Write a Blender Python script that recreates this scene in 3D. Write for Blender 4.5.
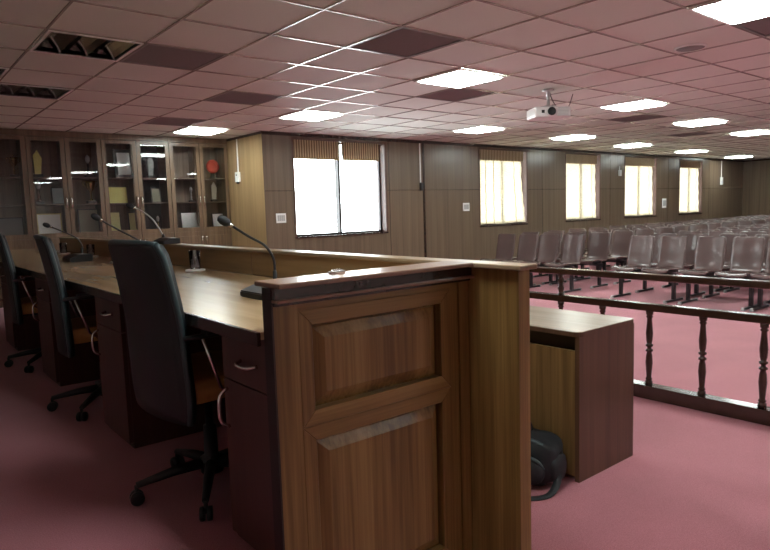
import bpy, bmesh, math, random
from mathutils import Vector, Matrix
random.seed(7)
PI = math.pi
S = bpy.context.scene
COL = S.collection
for o in list(bpy.data.objects): bpy.data.objects.remove(o)

# ------------------------------------------------------------------ camera, world, exposure
YAW, PIT, ROL, FPX, EYE = 0.685, 0.104, -0.031, 627.7, 1.10
cf = Vector((math.sin(YAW)*math.cos(PIT), math.cos(YAW)*math.cos(PIT), -math.sin(PIT)))
cr = Vector((math.cos(YAW), -math.sin(YAW), 0)); cu = cr.cross(cf)
cr, cu = cr*math.cos(ROL)+cu*math.sin(ROL), -cr*math.sin(ROL)+cu*math.cos(ROL)
cd = bpy.data.cameras.new('camera'); cam = bpy.data.objects.new('camera', cd); COL.objects.link(cam)
cd.sensor_width = 36; cd.lens = FPX/770*36; cd.clip_start = .02; cd.clip_end = 200
m = Matrix.Identity(4)
for i in range(3): m[i][0], m[i][1], m[i][2] = cr[i], cu[i], -cf[i]
m.translation = (0, 0, EYE); cam.matrix_world = m
S.camera = cam
S.view_settings.view_transform = 'Standard'; S.view_settings.look = 'None'
S.view_settings.gamma = 1; S.view_settings.use_curve_mapping = False
S.view_settings.exposure = 0.14
LAMP_E = 27.0          # emission of the ceiling troffers
SKY_E = 17.0           # overcast sky outside the windows
W = bpy.data.worlds.new('sky'); S.world = W; W.use_nodes = True
bg = W.node_tree.nodes['Background']; bg.inputs[0].default_value = (.93, .97, 1, 1); bg.inputs[1].default_value = SKY_E

CEIL = 2.264; FL = -0.26        # ceiling, main floor (0 is the platform)
WY = 8.13                        # window wall
WINS = [(4.955, 6.72), (9.03, 10.45), (11.79, 13.12), (14.2, 15.72), (16.97, 18.3)]
WZ0, WZ1 = .725, 2.185
for i, (a, b) in enumerate(WINS):  # daylight portals in the window openings (guide sky sampling, emit nothing)
    ld = bpy.data.lights.new('daylight_portal', 'AREA'); ld.shape = 'RECTANGLE'; ld.size = b-a; ld.size_y = WZ1-WZ0
    ld.cycles.is_portal = True
    lo = bpy.data.objects.new('daylight_portal', ld); COL.objects.link(lo)
    lo.location = ((a+b)/2, WY+.26, (WZ0+WZ1)/2); lo.rotation_euler = (-PI/2, 0, 0)

# ------------------------------------------------------------------ materials
def newmat(name):
    mt = bpy.data.materials.new(name); mt.use_nodes = True
    nt = mt.node_tree; b = nt.nodes['Principled BSDF']
    return mt, nt, b
def plain(name, col, rough=.5, metal=0, noise=0, nscale=60, spec=None, coat=0):
    mt, nt, b = newmat(name)
    b.inputs['Base Color'].default_value = (*col, 1); b.inputs['Roughness'].default_value = rough
    b.inputs['Metallic'].default_value = metal
    if spec is not None: b.inputs['Specular IOR Level'].default_value = spec
    if coat: b.inputs['Coat Weight'].default_value = coat; b.inputs['Coat Roughness'].default_value = .12
    tc = nt.nodes.new('ShaderNodeTexCoord'); nz = nt.nodes.new('ShaderNodeTexNoise')
    nz.inputs['Scale'].default_value = nscale; nz.inputs['Detail'].default_value = 4
    nt.links.new(tc.outputs['Object'], nz.inputs['Vector'])
    mx = nt.nodes.new('ShaderNodeMix'); mx.data_type = 'RGBA'
    k = noise if noise else .06
    mx.inputs[6].default_value = (*[c*(1-k) for c in col], 1); mx.inputs[7].default_value = (*[min(1, c*(1+k)) for c in col], 1)
    nt.links.new(nz.outputs['Fac'], mx.inputs[0]); nt.links.new(mx.outputs[2], b.inputs['Base Color'])
    return mt
def wood(name, dark, mid, light, axis='z', rough=.3, s=1.0, coat=0, spec=.5, along=.55):
    """veneer: streaks run along axis"""
    mt, nt, b = newmat(name); N = nt.nodes; L = nt.links
    tc = N.new('ShaderNodeTexCoord')
    def nz(sc, det, lo):
        mp = N.new('ShaderNodeMapping'); v = [sc, sc, sc]; v['xyz'.index(axis)] = lo
        mp.inputs['Scale'].default_value = v; L.new(tc.outputs['Object'], mp.inputs['Vector'])
        n = N.new('ShaderNodeTexNoise'); n.inputs['Scale'].default_value = 1; n.inputs['Detail'].default_value = det
        n.inputs['Roughness'].default_value = .6
        L.new(mp.outputs[0], n.inputs['Vector']); return n
    a = nz(16*s, 3, along); c = nz(90*s, 5, along*3)
    ad = N.new('ShaderNodeMath'); ad.operation = 'MULTIPLY_ADD'; ad.inputs[1].default_value = .62
    sc = N.new('ShaderNodeMath'); sc.operation = 'MULTIPLY'; sc.inputs[1].default_value = .38
    L.new(c.outputs['Fac'], sc.inputs[0]); L.new(a.outputs['Fac'], ad.inputs[0]); L.new(sc.outputs[0], ad.inputs[2])
    r = N.new('ShaderNodeValToRGB'); e = r.color_ramp.elements
    e[0].position = .38; e[0].color = (*dark, 1); e[1].position = .64; e[1].color = (*light, 1)
    k = e.new(.5); k.color = (*mid, 1)
    L.new(ad.outputs[0], r.inputs[0]); L.new(r.outputs[0], b.inputs['Base Color'])
    b.inputs['Roughness'].default_value = rough; b.inputs['Specular IOR Level'].default_value = spec
    if coat: b.inputs['Coat Weight'].default_value = coat; b.inputs['Coat Roughness'].default_value = .1
    return mt
def emit(name, col, e):
    mt, nt, b = newmat(name)
    b.inputs['Base Color'].default_value = (.8, .8, .8, 1)
    b.inputs['Emission Color'].default_value = (*col, 1); b.inputs['Emission Strength'].default_value = e
    return mt
def glassy(name, tint=(.95, .97, .97), ior=1.5, rough=.0, refl=1.0):
    mt, nt, b = newmat(name); N = nt.nodes; L = nt.links; N.remove(b)
    t = N.new('ShaderNodeBsdfTransparent'); t.inputs[0].default_value = (*tint, 1)
    g = N.new('ShaderNodeBsdfGlossy'); g.inputs['Roughness'].default_value = rough
    g.inputs[0].default_value = (refl, refl, refl, 1)
    f = N.new('ShaderNodeFresnel'); f.inputs[0].default_value = ior
    mx = N.new('ShaderNodeMixShader'); L.new(f.outputs[0], mx.inputs[0]); L.new(t.outputs[0], mx.inputs[1]); L.new(g.outputs[0], mx.inputs[2])
    L.new(mx.outputs[0], N['Material Output'].inputs[0]); return mt

M = {}
M['panel_wood'] = wood('walnut_veneer_vertical', (.15, .082, .025), (.25, .145, .046), (.36, .225, .08), 'z', .32)
M['panel_wood_x'] = wood('walnut_veneer_lengthwise', (.18, .10, .030), (.27, .16, .052), (.37, .235, .084), 'x', .32)
M['part_wood_y'] = wood('light_veneer_along_bench', (.23, .135, .06), (.30, .18, .08), (.36, .225, .105), 'y', .3, s=.45)
M['desk_top'] = wood('desk_laminate', (.38, .25, .135), (.44, .30, .165), (.50, .35, .20), 'y', .22, s=.3, spec=.65)
M['cap_wood'] = plain('polished_edge_wood', (.23, .125, .08), .33, noise=.3, nscale=25, coat=.25)
M['cap_light'] = wood('pale_cap_strip', (.26, .17, .10), (.34, .24, .15), (.42, .31, .20), 'y', .3)
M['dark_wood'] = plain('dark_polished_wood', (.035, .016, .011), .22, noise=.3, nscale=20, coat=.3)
M['maroon'] = wood('maroon_laminate', (.062, .022, .018), (.078, .028, .022), (.095, .036, .028), 'z', .42)
M['shade_wood'] = plain('dark_edge_banding', (.022, .012, .012), .5)
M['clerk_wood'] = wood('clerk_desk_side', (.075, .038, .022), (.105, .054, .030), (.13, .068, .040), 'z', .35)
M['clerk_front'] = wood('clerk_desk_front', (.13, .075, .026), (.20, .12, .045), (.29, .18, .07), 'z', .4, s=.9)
M['clerk_top'] = wood('clerk_desk_top', (.36, .30, .22), (.43, .355, .27), (.49, .41, .31), 'y', .26, s=.8)
M['wall_wood'] = wood('wall_laminate', (.115, .080, .052), (.148, .105, .069), (.185, .135, .090), 'z', .28, s=.8, along=.3)
M['wall_warm'] = wood('alcove_laminate', (.24, .155, .07), (.31, .205, .10), (.37, .25, .125), 'z', .3, s=.8, along=.3)
M['cab_wood'] = wood('cabinet_veneer', (.10, .062, .036), (.145, .092, .054), (.20, .13, .078), 'z', .3)
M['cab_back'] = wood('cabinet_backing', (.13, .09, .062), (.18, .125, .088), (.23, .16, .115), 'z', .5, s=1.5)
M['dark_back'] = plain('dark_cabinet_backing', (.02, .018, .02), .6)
M['rail'] = plain('rail_polished_wood', (.05, .026, .016), .2, noise=.35, nscale=12, coat=.4)
M['black'] = plain('black_plastic', (.012, .013, .015), .4)
M['black_fab'] = plain('black_leather', (.007, .009, .012), .42, noise=.2, nscale=200)
M['teal_edge'] = plain('leather_edge_highlight', (.03, .05, .055), .35)  # teal highlight along the chair back edges, put into the colour
M['seat_tan'] = plain('tan_seat', (.42, .19, .05), .5, noise=.15)
M['chrome'] = plain('chrome', (.75, .73, .71), .15, metal=1)
M['copper'] = plain('brown_chrome', (.42, .28, .22), .25, metal=1)
M['silver'] = plain('brushed_steel', (.6, .6, .6), .3, metal=1)
M['white'] = plain('white_plastic', (.86, .86, .84), .35)
M['blackmetal'] = plain('black_steel', (.015, .015, .017), .35)
M['foot_cap'] = plain('pale_foot_cap', (.45, .45, .45), .4)
M['shell'] = plain('brown_seat_shell', (.105, .066, .062), .27, noise=.1, nscale=9, coat=.25)
M['tbar'] = plain('ceiling_grid_metal', (.60, .56, .51), .24, metal=.4)
M['vent'] = plain('grey_vent', (.22, .22, .21), .5)
M['vent_dark'] = plain('vent_inside', (.015, .015, .015), .7)
M['reflector'] = plain('mirror_reflector', (.75, .76, .76), .12, metal=1)
M['lamp'] = emit('lit_diffuser', (.91, 1.0, .96), LAMP_E)
M['pane'] = glassy('window_glass')
M['cabglass'] = glassy('cabinet_glass', (.97, .98, .98), ior=1.38)
M['tumbler'] = glassy('clear_tumbler', (.95, .97, .97), ior=1.5, rough=.03)
M['winframe'] = plain('dark_window_frame', (.03, .02, .018), .35)
M['reveal'] = plain('window_reveal_wood', (.11, .055, .038), .4, noise=.15)
M['paper_w'] = plain('pale_certificate', (.92, .96, .93), .5, noise=.08, nscale=30)
M['paper_b'] = plain('blue_grey_certificate', (.50, .60, .62), .5, noise=.1, nscale=30)
M['paper_d'] = plain('grey_certificate', (.17, .17, .165), .5, noise=.15, nscale=25)
M['paper_o'] = plain('olive_board', (.20, .18, .12), .6, noise=.1)
M['yellow'] = plain('yellow_plaque', (.80, .74, .20), .4, noise=.12, nscale=40)
M['ochre'] = plain('ochre_plaque', (.66, .60, .26), .45, noise=.15, nscale=40)
M['gold'] = plain('gold_trophy', (.62, .47, .18), .25, metal=1)
M['red'] = plain('red_plate', (.50, .035, .02), .35)
M['dkframe'] = plain('black_frame', (.015, .012, .012), .35)
M['bag'] = plain('black_nylon', (.012, .015, .019), .6, noise=.3, nscale=150)
M['bag_teal'] = plain('slate_nylon', (.055, .08, .09), .55, noise=.2, nscale=120)
M['cream_wall'] = plain('cream_painted_wall', (.78, .76, .70), .7, noise=.03, nscale=3)
mt, nt, b = newmat('red_carpet'); N = nt.nodes; L = nt.links
tc = N.new('ShaderNodeTexCoord'); n1 = N.new('ShaderNodeTexNoise'); n1.inputs['Scale'].default_value = 220; n1.inputs['Detail'].default_value = 3
n2 = N.new('ShaderNodeTexNoise'); n2.inputs['Scale'].default_value = 1.6; n2.inputs['Detail'].default_value = 5
L.new(tc.outputs['Object'], n1.inputs['Vector']); L.new(tc.outputs['Object'], n2.inputs['Vector'])
r1 = N.new('ShaderNodeValToRGB'); e = r1.color_ramp.elements; e[0].position = .3; e[0].color = (.37, .122, .152, 1); e[1].position = .7; e[1].color = (.52, .20, .24, 1)
mx = N.new('ShaderNodeMix'); mx.data_type = 'RGBA'; mx.blend_type = 'MULTIPLY'; mx.inputs[0].default_value = 1
r2 = N.new('ShaderNodeValToRGB'); e = r2.color_ramp.elements; e[0].position = .3; e[0].color = (.84, .82, .82, 1); e[1].position = .65; e[1].color = (1, 1, 1, 1)
L.new(n1.outputs['Fac'], r1.inputs[0]); L.new(n2.outputs['Fac'], r2.inputs[0]); L.new(r1.outputs[0], mx.inputs[6]); L.new(r2.outputs[0], mx.inputs[7])
L.new(mx.outputs[2], b.inputs['Base Color']); b.inputs['Roughness'].default_value = .95; b.inputs['Specular IOR Level'].default_value = .15
bp = N.new('ShaderNodeBump'); bp.inputs['Strength'].default_value = .35; bp.inputs['Distance'].default_value = .004; L.new(n1.outputs['Fac'], bp.inputs['Height']); L.new(bp.outputs[0], b.inputs['Normal'])
b.inputs['Sheen Weight'].default_value = .25; b.inputs['Sheen Roughness'].default_value = .5
M['carpet'] = mt
M['tile'] = plain('ceiling_tile', (.74, .78, .71), .85, noise=.05, nscale=90, spec=.2)
# woven bamboo blind, lets daylight through
def blindmat(name, c1, c2, trans, stripes):
    mt, nt, b = newmat(name); N = nt.nodes; L = nt.links; N.remove(b)
    tc = N.new('ShaderNodeTexCoord'); mp = N.new('ShaderNodeMapping'); mp.inputs['Scale'].default_value = (14, 1, 60) if not stripes else (1, 1, 1)
    L.new(tc.outputs['Object'], mp.inputs['Vector'])
    if stripes: t = N.new('ShaderNodeTexWave'); t.wave_type = 'BANDS'; t.bands_direction = 'X'; t.inputs['Scale'].default_value = stripes; t.inputs['Distortion'].default_value = 1
    else: t = N.new('ShaderNodeTexNoise'); t.inputs['Scale'].default_value = 1; t.inputs['Detail'].default_value = 3
    L.new(mp.outputs[0], t.inputs['Vector'])
    r = N.new('ShaderNodeValToRGB'); e = r.color_ramp.elements; e[0].position = .3; e[0].color = (*c1, 1); e[1].position = .7; e[1].color = (*c2, 1)
    L.new(t.outputs['Fac'], r.inputs[0])
    d = N.new('ShaderNodeBsdfDiffuse'); tr = N.new('ShaderNodeBsdfTranslucent')
    L.new(r.outputs[0], d.inputs[0]); L.new(r.outputs[0], tr.inputs[0])
    mx = N.new('ShaderNodeMixShader'); mx.inputs[0].default_value = trans
    L.new(d.outputs[0], mx.inputs[1]); L.new(tr.outputs[0], mx.inputs[2]); L.new(mx.outputs[0], N['Material Output'].inputs[0]); return mt
M['blind'] = blindmat('cream_woven_blind', (.62, .56, .44), (.80, .75, .64), .68, 0)
M['valance'] = blindmat('brown_striped_blind_roll', (.30, .22, .14), (.80, .68, .50), .6, 7)
M['tape'] = blindmat('blind_tape', (.40, .31, .18), (.46, .36, .22), .5, 0)

# ------------------------------------------------------------------ helpers
def BM(): return bmesh.new()
def bx(bm, x0, x1, y0, y1, z0, z1, bev=0, mi=0):
    v = [bm.verts.new(p) for p in ((x0,y0,z0),(x1,y0,z0),(x1,y1,z0),(x0,y1,z0),(x0,y0,z1),(x1,y0,z1),(x1,y1,z1),(x0,y1,z1))]
    fs = [bm.faces.new([v[i] for i in q]) for q in ((0,3,2,1),(4,5,6,7),(0,1,5,4),(1,2,6,5),(2,3,7,6),(3,0,4,7))]
    for f in fs: f.material_index = mi
    if bev:
        es = list({e for f in fs for e in f.edges})
        bmesh.ops.bevel(bm, geom=es, offset=bev, segments=2, affect='EDGES', profile=.5)
def prism(bm, pts, axis, a0, a1, mi=0):
    """extrude a 2d outline along axis; pts are the two other coordinates in xyz order"""
    def P(p, a):
        q = list(p); q.insert('xyz'.index(axis), a); return q
    v0 = [bm.verts.new(P(p, a0)) for p in pts]; v1 = [bm.verts.new(P(p, a1)) for p in pts]; n = len(pts)
    fs = [bm.faces.new(v0[::-1]), bm.faces.new(v1)] + [bm.faces.new((v0[i], v0[(i+1) % n], v1[(i+1) % n], v1[i])) for i in range(n)]
    for f in fs: f.material_index = mi
def tube(bm, pts, rad, seg=10, cap=True):
    pts = [Vector(p) for p in pts]; n = len(pts); rings = []
    rads = rad if isinstance(rad, (list, tuple)) else [rad]*n
    t0 = (pts[1]-pts[0]).normalized(); up = Vector((0, 0, 1)) if abs(t0.z) < .9 else Vector((1, 0, 0))
    nrm = t0.cross(up).normalized()
    for i, p in enumerate(pts):
        t = ((pts[min(i+1, n-1)]-pts[i]).normalized() + (pts[i]-pts[max(i-1, 0)]).normalized()).normalized()
        nrm = (nrm - t*nrm.dot(t)).normalized(); b2 = t.cross(nrm)
        rings.append([bm.verts.new(p + (nrm*math.cos(2*PI*k/seg) + b2*math.sin(2*PI*k/seg))*rads[i]) for k in range(seg)])
    for a, c in zip(rings, rings[1:]):
        for k in range(seg): bm.faces.new((a[k], a[(k+1) % seg], c[(k+1) % seg], c[k])).smooth = True
    if cap: bm.faces.new(rings[0][::-1]); bm.faces.new(rings[-1])
def curve(pts, n=6):
    """catmull-rom through points"""
    P = [Vector(p) for p in pts]; P = [P[0]*2-P[1]] + P + [P[-1]*2-P[-2]]; out = []
    for i in range(1, len(P)-2):
        for k in range(n):
            t = k/n; a, b_, c, d = P[i-1], P[i], P[i+1], P[i+2]
            out.append(.5*((2*b_)+(c-a)*t+(2*a-5*b_+4*c-d)*t*t+(3*b_-a-3*c+d)*t**3))
    out.append(P[-2]); return out
def lathe(bm, prof, cx=0, cy=0, seg=16, z0=0, mat=None):
    rings = []
    for r, z in prof:
        rings.append([bm.verts.new((cx+max(r, 1e-4)*math.cos(2*PI*k/seg), cy+max(r, 1e-4)*math.sin(2*PI*k/seg), z0+z)) for k in range(seg)])
    for a, c in zip(rings, rings[1:]):
        for k in range(seg): bm.faces.new((a[k], a[(k+1) % seg], c[(k+1) % seg], c[k])).smooth = True
    bm.faces.new(rings[0][::-1]); bm.faces.new(rings[-1])
def sheet(bm, grid, th, smooth=True):
    """closed slab from a grid of points, thickened along its normals"""
    R, C = len(grid), len(grid[0]); G = [[Vector(p) for p in r] for r in grid]
    def nrm(i, j):
        a = G[min(i+1, R-1)][j]-G[max(i-1, 0)][j]; b_ = G[i][min(j+1, C-1)]-G[i][max(j-1, 0)]
        return a.cross(b_).normalized()
    A = [[bm.verts.new(G[i][j]+nrm(i, j)*th/2) for j in range(C)] for i in range(R)]
    B = [[bm.verts.new(G[i][j]-nrm(i, j)*th/2) for j in range(C)] for i in range(R)]
    for i in range(R-1):
        for j in range(C-1):
            bm.faces.new((A[i][j], A[i+1][j], A[i+1][j+1], A[i][j+1])).smooth = smooth
            bm.faces.new((B[i][j], B[i][j+1], B[i+1][j+1], B[i+1][j])).smooth = smooth
    for i in range(R-1):
        bm.faces.new((A[i][0], B[i][0], B[i+1][0], A[i+1][0])).smooth = smooth; bm.faces.new((A[i][-1], A[i+1][-1], B[i+1][-1], B[i][-1])).smooth = smooth
    for j in range(C-1):
        bm.faces.new((A[0][j], A[0][j+1], B[0][j+1], B[0][j])).smooth = smooth; bm.faces.new((A[-1][j], B[-1][j], B[-1][j+1], A[-1][j+1])).smooth = smooth
def obj(name, bm, mats, parent=None, loc=None, label=None):
    me = bpy.data.meshes.new(name); bmesh.ops.recalc_face_normals(bm, faces=bm.faces); bm.to_mesh(me); bm.free()
    for mt in (mats if isinstance(mats, (list, tuple)) else [mats]): me.materials.append(mt)
    o = bpy.data.objects.new(name, me); COL.objects.link(o)
    if parent: o.parent = parent
    if loc: o.location = loc
    if label: o['label'] = label
    return o
def tag(o, label, cat, group=None):
    o['label'] = label; o['category'] = cat
    if group: o['group'] = group
    return o
def thing(name, label, cat, loc=(0, 0, 0), rz=0, group=None):
    o = bpy.data.objects.new(name, None); COL.objects.link(o); o.empty_display_size = .1
    o.location = loc; o.rotation_euler = (0, 0, rz); return tag(o, label, cat, group)
def struct(name, bm, mats, parent=None, label=None):
    o = obj(name, bm, mats, parent, label=label)
    if not parent: o['kind'] = 'structure'
    return o
def dup(root, loc=None, rz=None, label=None, group=None):
    def cp(o, par):
        c = o.copy(); COL.objects.link(c); c.parent = par
        for ch in [x for x in bpy.data.objects if x.parent == o]: cp(ch, c)
        return c
    c = cp(root, None)
    if loc is not None: c.location = loc
    if rz is not None: c.rotation_euler = (0, 0, rz)
    if label: c['label'] = label
    if group: c['group'] = group
    return c
def boxobj(name, dims, mat, parent=None, bev=0, label=None):
    b_ = BM(); bx(b_, *dims, bev=bev); return obj(name, b_, mat, parent, label=label)

# ------------------------------------------------------------------ setting
XL, XR, YB, YT = -2.2, 21.1, -5.0, 9.72
b_ = BM(); bx(b_, XL-.1, XR+.1, YB-.1, YT+.1, FL-.1, FL); struct('floor', b_, M['carpet'], label='red carpeted hall floor')
b_ = BM(); bx(b_, XL, 1.655, 1.602, YT, FL, 0); struct('floor_platform', b_, M['carpet'], label='raised red carpeted platform behind the bench')
# window wall with five openings
b_ = BM(); T = .22
xs = [4.45] + [v for w in WINS for v in w] + [XR+.1]
for i in range(0, len(xs), 2): bx(b_, xs[i], xs[i+1], WY, WY+T, FL, CEIL+.05)
for a, c in WINS: bx(b_, a, c, WY, WY+T, FL, WZ0); bx(b_, a, c, WY, WY+T, WZ1, CEIL+.05)
struct('wall_window', b_, M['wall_wood'], label='long laminate panelled wall with five windows')
b_ = BM(); bx(b_, 4.45, 4.55, WY+T, YT, FL, CEIL+.05); bx(b_, 4.449, 4.4495, WY+.002, YT, FL, CEIL); struct('wall_alcove_side', b_, M['wall_warm'], label='honey brown side wall of the cabinet alcove')
b_ = BM(); bx(b_, XL, 4.55, YT, YT+.1, FL, CEIL+.05); struct('wall_alcove_back', b_, M['wall_wood'])
b_ = BM(); bx(b_, XL-.1, XL, YB, YT, FL, CEIL+.05); struct('wall_left', b_, M['cream_wall'])
b_ = BM(); bx(b_, XL-.1, XR+.1, YB-.1, YB, FL, CEIL+.05); struct('wall_front', b_, M['cream_wall'])
b_ = BM(); bx(b_, XR, XR+.1, YB, WY, FL, CEIL+.05)
struct('wall_far', b_, M['wall_wood'], label='far laminate wall of the hall')
# thin dark seams / dark strip along the wall tops
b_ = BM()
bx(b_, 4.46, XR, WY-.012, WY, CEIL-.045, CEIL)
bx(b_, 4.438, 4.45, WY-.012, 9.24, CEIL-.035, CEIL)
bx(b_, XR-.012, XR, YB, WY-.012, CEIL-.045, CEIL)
struct('trim_1', b_, M['dark_wood'], label='thin dark strip along the wall tops under the ceiling')
b_ = BM()
for x, w in ((7.555, .045), (6.79, .008), (10.95, .008), (13.55, .008), (16.35, .008), (18.75, .008)): bx(b_, x, x+w, WY-.01 if w > .02 else WY-.002, WY, FL, CEIL-.045)
for y in (6.3, 4.2, 2.1): bx(b_, XR-.003, XR, y, y+.02, FL, CEIL-.045)
for i in range(0, len(xs), 2): bx(b_, xs[i]+.01, min(xs[i+1], XR)-.03, WY-.0015, WY, 1.415, 1.421)
struct('trim_2', b_, M['dark_wood'], label='dark vertical joint strips between wall boards')

# ceiling: cell by cell so that vents and unlit fittings sit in real openings
GX0, GY0, CX_, CY_ = .955, 3.122, .6, .621
def cell(i, j): return GX0+CX_*i, GX0+CX_*(i+1), GY0+CY_*j, GY0+CY_*(j+1)
unlit = [(0, 2), (0, 5), (-1, 4)]
vents = [(3, 0), (1, 2), (3, 4), (6, 2), (3, 7), (6, -3), (12, 2), (17, 3)]
lit = [(5, -3), (5, 1), (5, 5), (4, 8), (10, 5), (10, 1), (10, -3), (5, -7), (10, -7), (5, -11), (0, -3)]
lit_far = [(9.75, 6.56), (9.85, 4.42), (12.35, 6.9), (12.35, 4.62), (15.4, 7.1), (19.0, 7.45), (14.6, 3.6), (9.8, 1.6), (12.3, 1.6), (15, 1.6), (18, 4.2), (18, 1.6)]
i0, i1 = int((XL-GX0)/CX_)-1, int((XR-GX0)/CX_)+1
j0, j1 = int((YB-GY0)/CY_)-1, int((YT-GY0)/CY_)+1
b_ = BM(); holes = set(unlit) | set(vents)
for i in range(i0, i1+1):
    for j in range(j0, j1+1):
        if (i, j) in holes: continue
        x0, x1, y0, y1 = cell(i, j); bx(b_, x0, x1, y0, y1, CEIL+.004, CEIL+.02)
struct('ceiling', b_, M['tile'], label='suspended tile ceiling')
b_ = BM()
for i in range(i0, i1+1):
    x = GX0+CX_*i
    if XL < x < XR: bx(b_, x-.006, x+.006, YB, WY if x > 4.45 else YT, CEIL-.004, CEIL+.006)
for j in range(j0, j1+1):
    y = GY0+CY_*j
    if YB < y < YT: bx(b_, XL, XR if y < WY else 4.45, y-.006, y+.006, CEIL-.0035, CEIL+.0055)
struct('trim_3', b_, M['tbar'], label='metal grid of the suspended ceiling')
b_ = BM(); bx(b_, XL-.1, XR+.1, YB-.1, YT+.1, CEIL+.32, CEIL+.36); struct('ceiling_slab', b_, M['vent_dark'], label='dark slab above the ceiling')

# windows
for n, (a, c) in enumerate(WINS):
    f = BM(); w = .035; y0, y1 = WY+.13, WY+.17; mid = a+(c-a)*.497
    bx(f, a, a+w, y0, y1, WZ0, WZ1); bx(f, c-w, c, y0, y1, WZ0, WZ1); bx(f, a+w, c-w, y0, y1, WZ0, WZ0+w); bx(f, a+w, c-w, y0, y1, WZ1-w, WZ1)
    fw = BM()
    # lining of the opening
    bx(fw, a, a+.012, WY, WY+T, WZ0, WZ1); bx(fw, c-.012, c, WY, WY+T, WZ0, WZ1)
    bx(fw, a+.012, c-.012, WY, WY+T, WZ1-.012, WZ1)
    root = struct('window_%d' % (n+1), fw, M['reveal'])
    root['label'] = ['large bare bright window nearest the cabinets', 'second window with a lowered cream blind that sags at its corner', 'third window with lowered cream blind', 'fourth window with lowered cream blind', 'fifth window with lowered cream blind nearest the far wall'][n]
    obj('window_frame', f, M['winframe'], root)
    g = BM(); bx(g, mid-.02, mid+.02, WY+.08, y1, WZ0+w, WZ1-w); obj('mullion', g, M['winframe'], root)
    p = BM(); bx(p, a+w, mid-.02, y0+.015, y0+.019, WZ0+w, WZ1-w); bx(p, mid+.02, c-w, y0+.015, y0+.019, WZ0+w, WZ1-w); obj('pane', p, M['pane'], root)
    s_ = BM(); bx(s_, a-.01, c+.01, WY-.02, WY+T, WZ0-.02, WZ0+.002, bev=.004); obj('window_sill', s_, M['dark_wood'], root)
    fr = BM(); q = .022
    bx(fr, c, c+q, WY-.008, WY, WZ0-.02, WZ1+q); bx(fr, a-q, a, WY-.008, WY, WZ0-.02, WZ1+q); bx(fr, a, c, WY-.008, WY, WZ1, WZ1+q); obj('casing', fr, M['reveal'], root)

# ------------------------------------------------------------------ blinds (one per window; the first is rolled up in two halves)
def blind_sheet(x0, x1, ztop, zbot, y, sag=0, wav=.006):
    g = []; R, C = 22, 16
    for i in range(R+1):
        t = i/R; z = ztop+(zbot-ztop)*t; row = []
        for j in range(C+1):
            u = j/C; bulge = sag*max(0, u-.55)*max(0, t-.3)*3
            row.append((x0+(x1-x0)*u+bulge*.5, y-bulge+wav*math.sin(t*30), z+.006*math.sin(u*9)-.02*sag*u*t*8*0))
        g.append(row)
    return g
for k, (x0, x1) in enumerate(((4.975, 5.80), (5.87, 6.60))):
    t = thing('window_blind', 'brown striped woven blind rolled up over the %s half of the large bare window' % ('left', 'right')[k], 'blind', (0, 0, 0), group='window blinds')
    g = BM(); pts = []
    for i in range(3): bx(g, x0+.002*i, x1-.002*i, WY+.01+.012*i, WY+.02+.012*i, 1.915+.012*i, 2.184)
    obj('folded_blind', g, M['valance'], t)
    boxobj('bottom_rail', (x0, x1, WY+.005, WY+.065, 1.895, 1.915), M['tape'], t)
names = ['second', 'third', 'fourth', 'fifth']
for k in range(4):
    a, c = WINS[k+1]; rb = c-.12
    t = thing('window_blind', 'cream woven blind lowered over the %s window from the cabinets, lit by daylight' % names[k], 'blind', group='window blinds')
    g = BM(); sheet(g, blind_sheet(a+.015, rb, 2.02, WZ0+.03, WY+.05, sag=(.07 if k == 0 else .02)), .004); obj('blind_sheet', g, M['blind'], t)
    g = BM()
    for i in range(4): bx(g, a+.014, rb+.01, WY+.005+.01*i, WY+.011+.01*i, 1.97+.012*i, 2.184)
    obj('folded_top', g, M['valance'], t)
    for u in ((.16, .34, .82) if k == 0 else (.49, .88)):
        g = BM(); gs = []
        for i in range(23):
            tt = i/22; z = 2.02+(WZ0+.03-2.02)*tt; bulge = (.07 if k == 0 else .02)*max(0, u-.55)*max(0, tt-.3)*3
            x = a+.015+(rb-a-.015)*u+bulge*.5; y = WY+.045-bulge+.006*math.sin(tt*30)
            gs.append([(x-.009, y, z), (x+.009, y, z)])
        sheet(g, gs, .003); obj('tape', g, M['tape'], t)

# ------------------------------------------------------------------ ceiling fittings
def ceiling_light(cx, cy, label):
    t = thing('ceiling_light', label, 'ceiling light', (cx, cy, CEIL-.001), group='lit square ceiling lights')
    h = .295; f = BM()
    for a in ((-h, h, -h, -h+.018), (-h, h, h-.018, h), (-h, -h+.018, -h+.018, h-.018), (h-.018, h, -h+.018, h-.018)): bx(f, a[0], a[1], a[2], a[3], -.016, -.003)
    obj('frame', f, M['white'], t)
    f = BM(); bx(f, -h+.035, h-.035, -h+.035, h-.035, -.026, -.004, bev=.008); obj('diffuser', f, M['lamp'], t)
    return t
LN = {(5, -3): 'largest lit square ceiling light, cut by the top right corner', (5, 1): 'lit square ceiling light above the end of the judges bench, left of the projector',
      (5, 5): 'lit square ceiling light above the bare window', (4, 8): 'lit square ceiling light right in front of the trophy cabinets',
      (10, 5): 'lit square ceiling light near the wall between the first and second windows', (10, 1): 'lit square ceiling light just right of the projector', (0, -3): 'lit square ceiling light right above the near end of the bench, over the frame'}
for k in lit:
    x0, x1, y0, y1 = cell(*k)
    ceiling_light((x0+x1)/2, (y0+y1)/2, LN.get(k, 'lit square ceiling light behind the camera side of the hall, row %s' % ('near' if k[1] > -6 else 'rear')))
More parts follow.
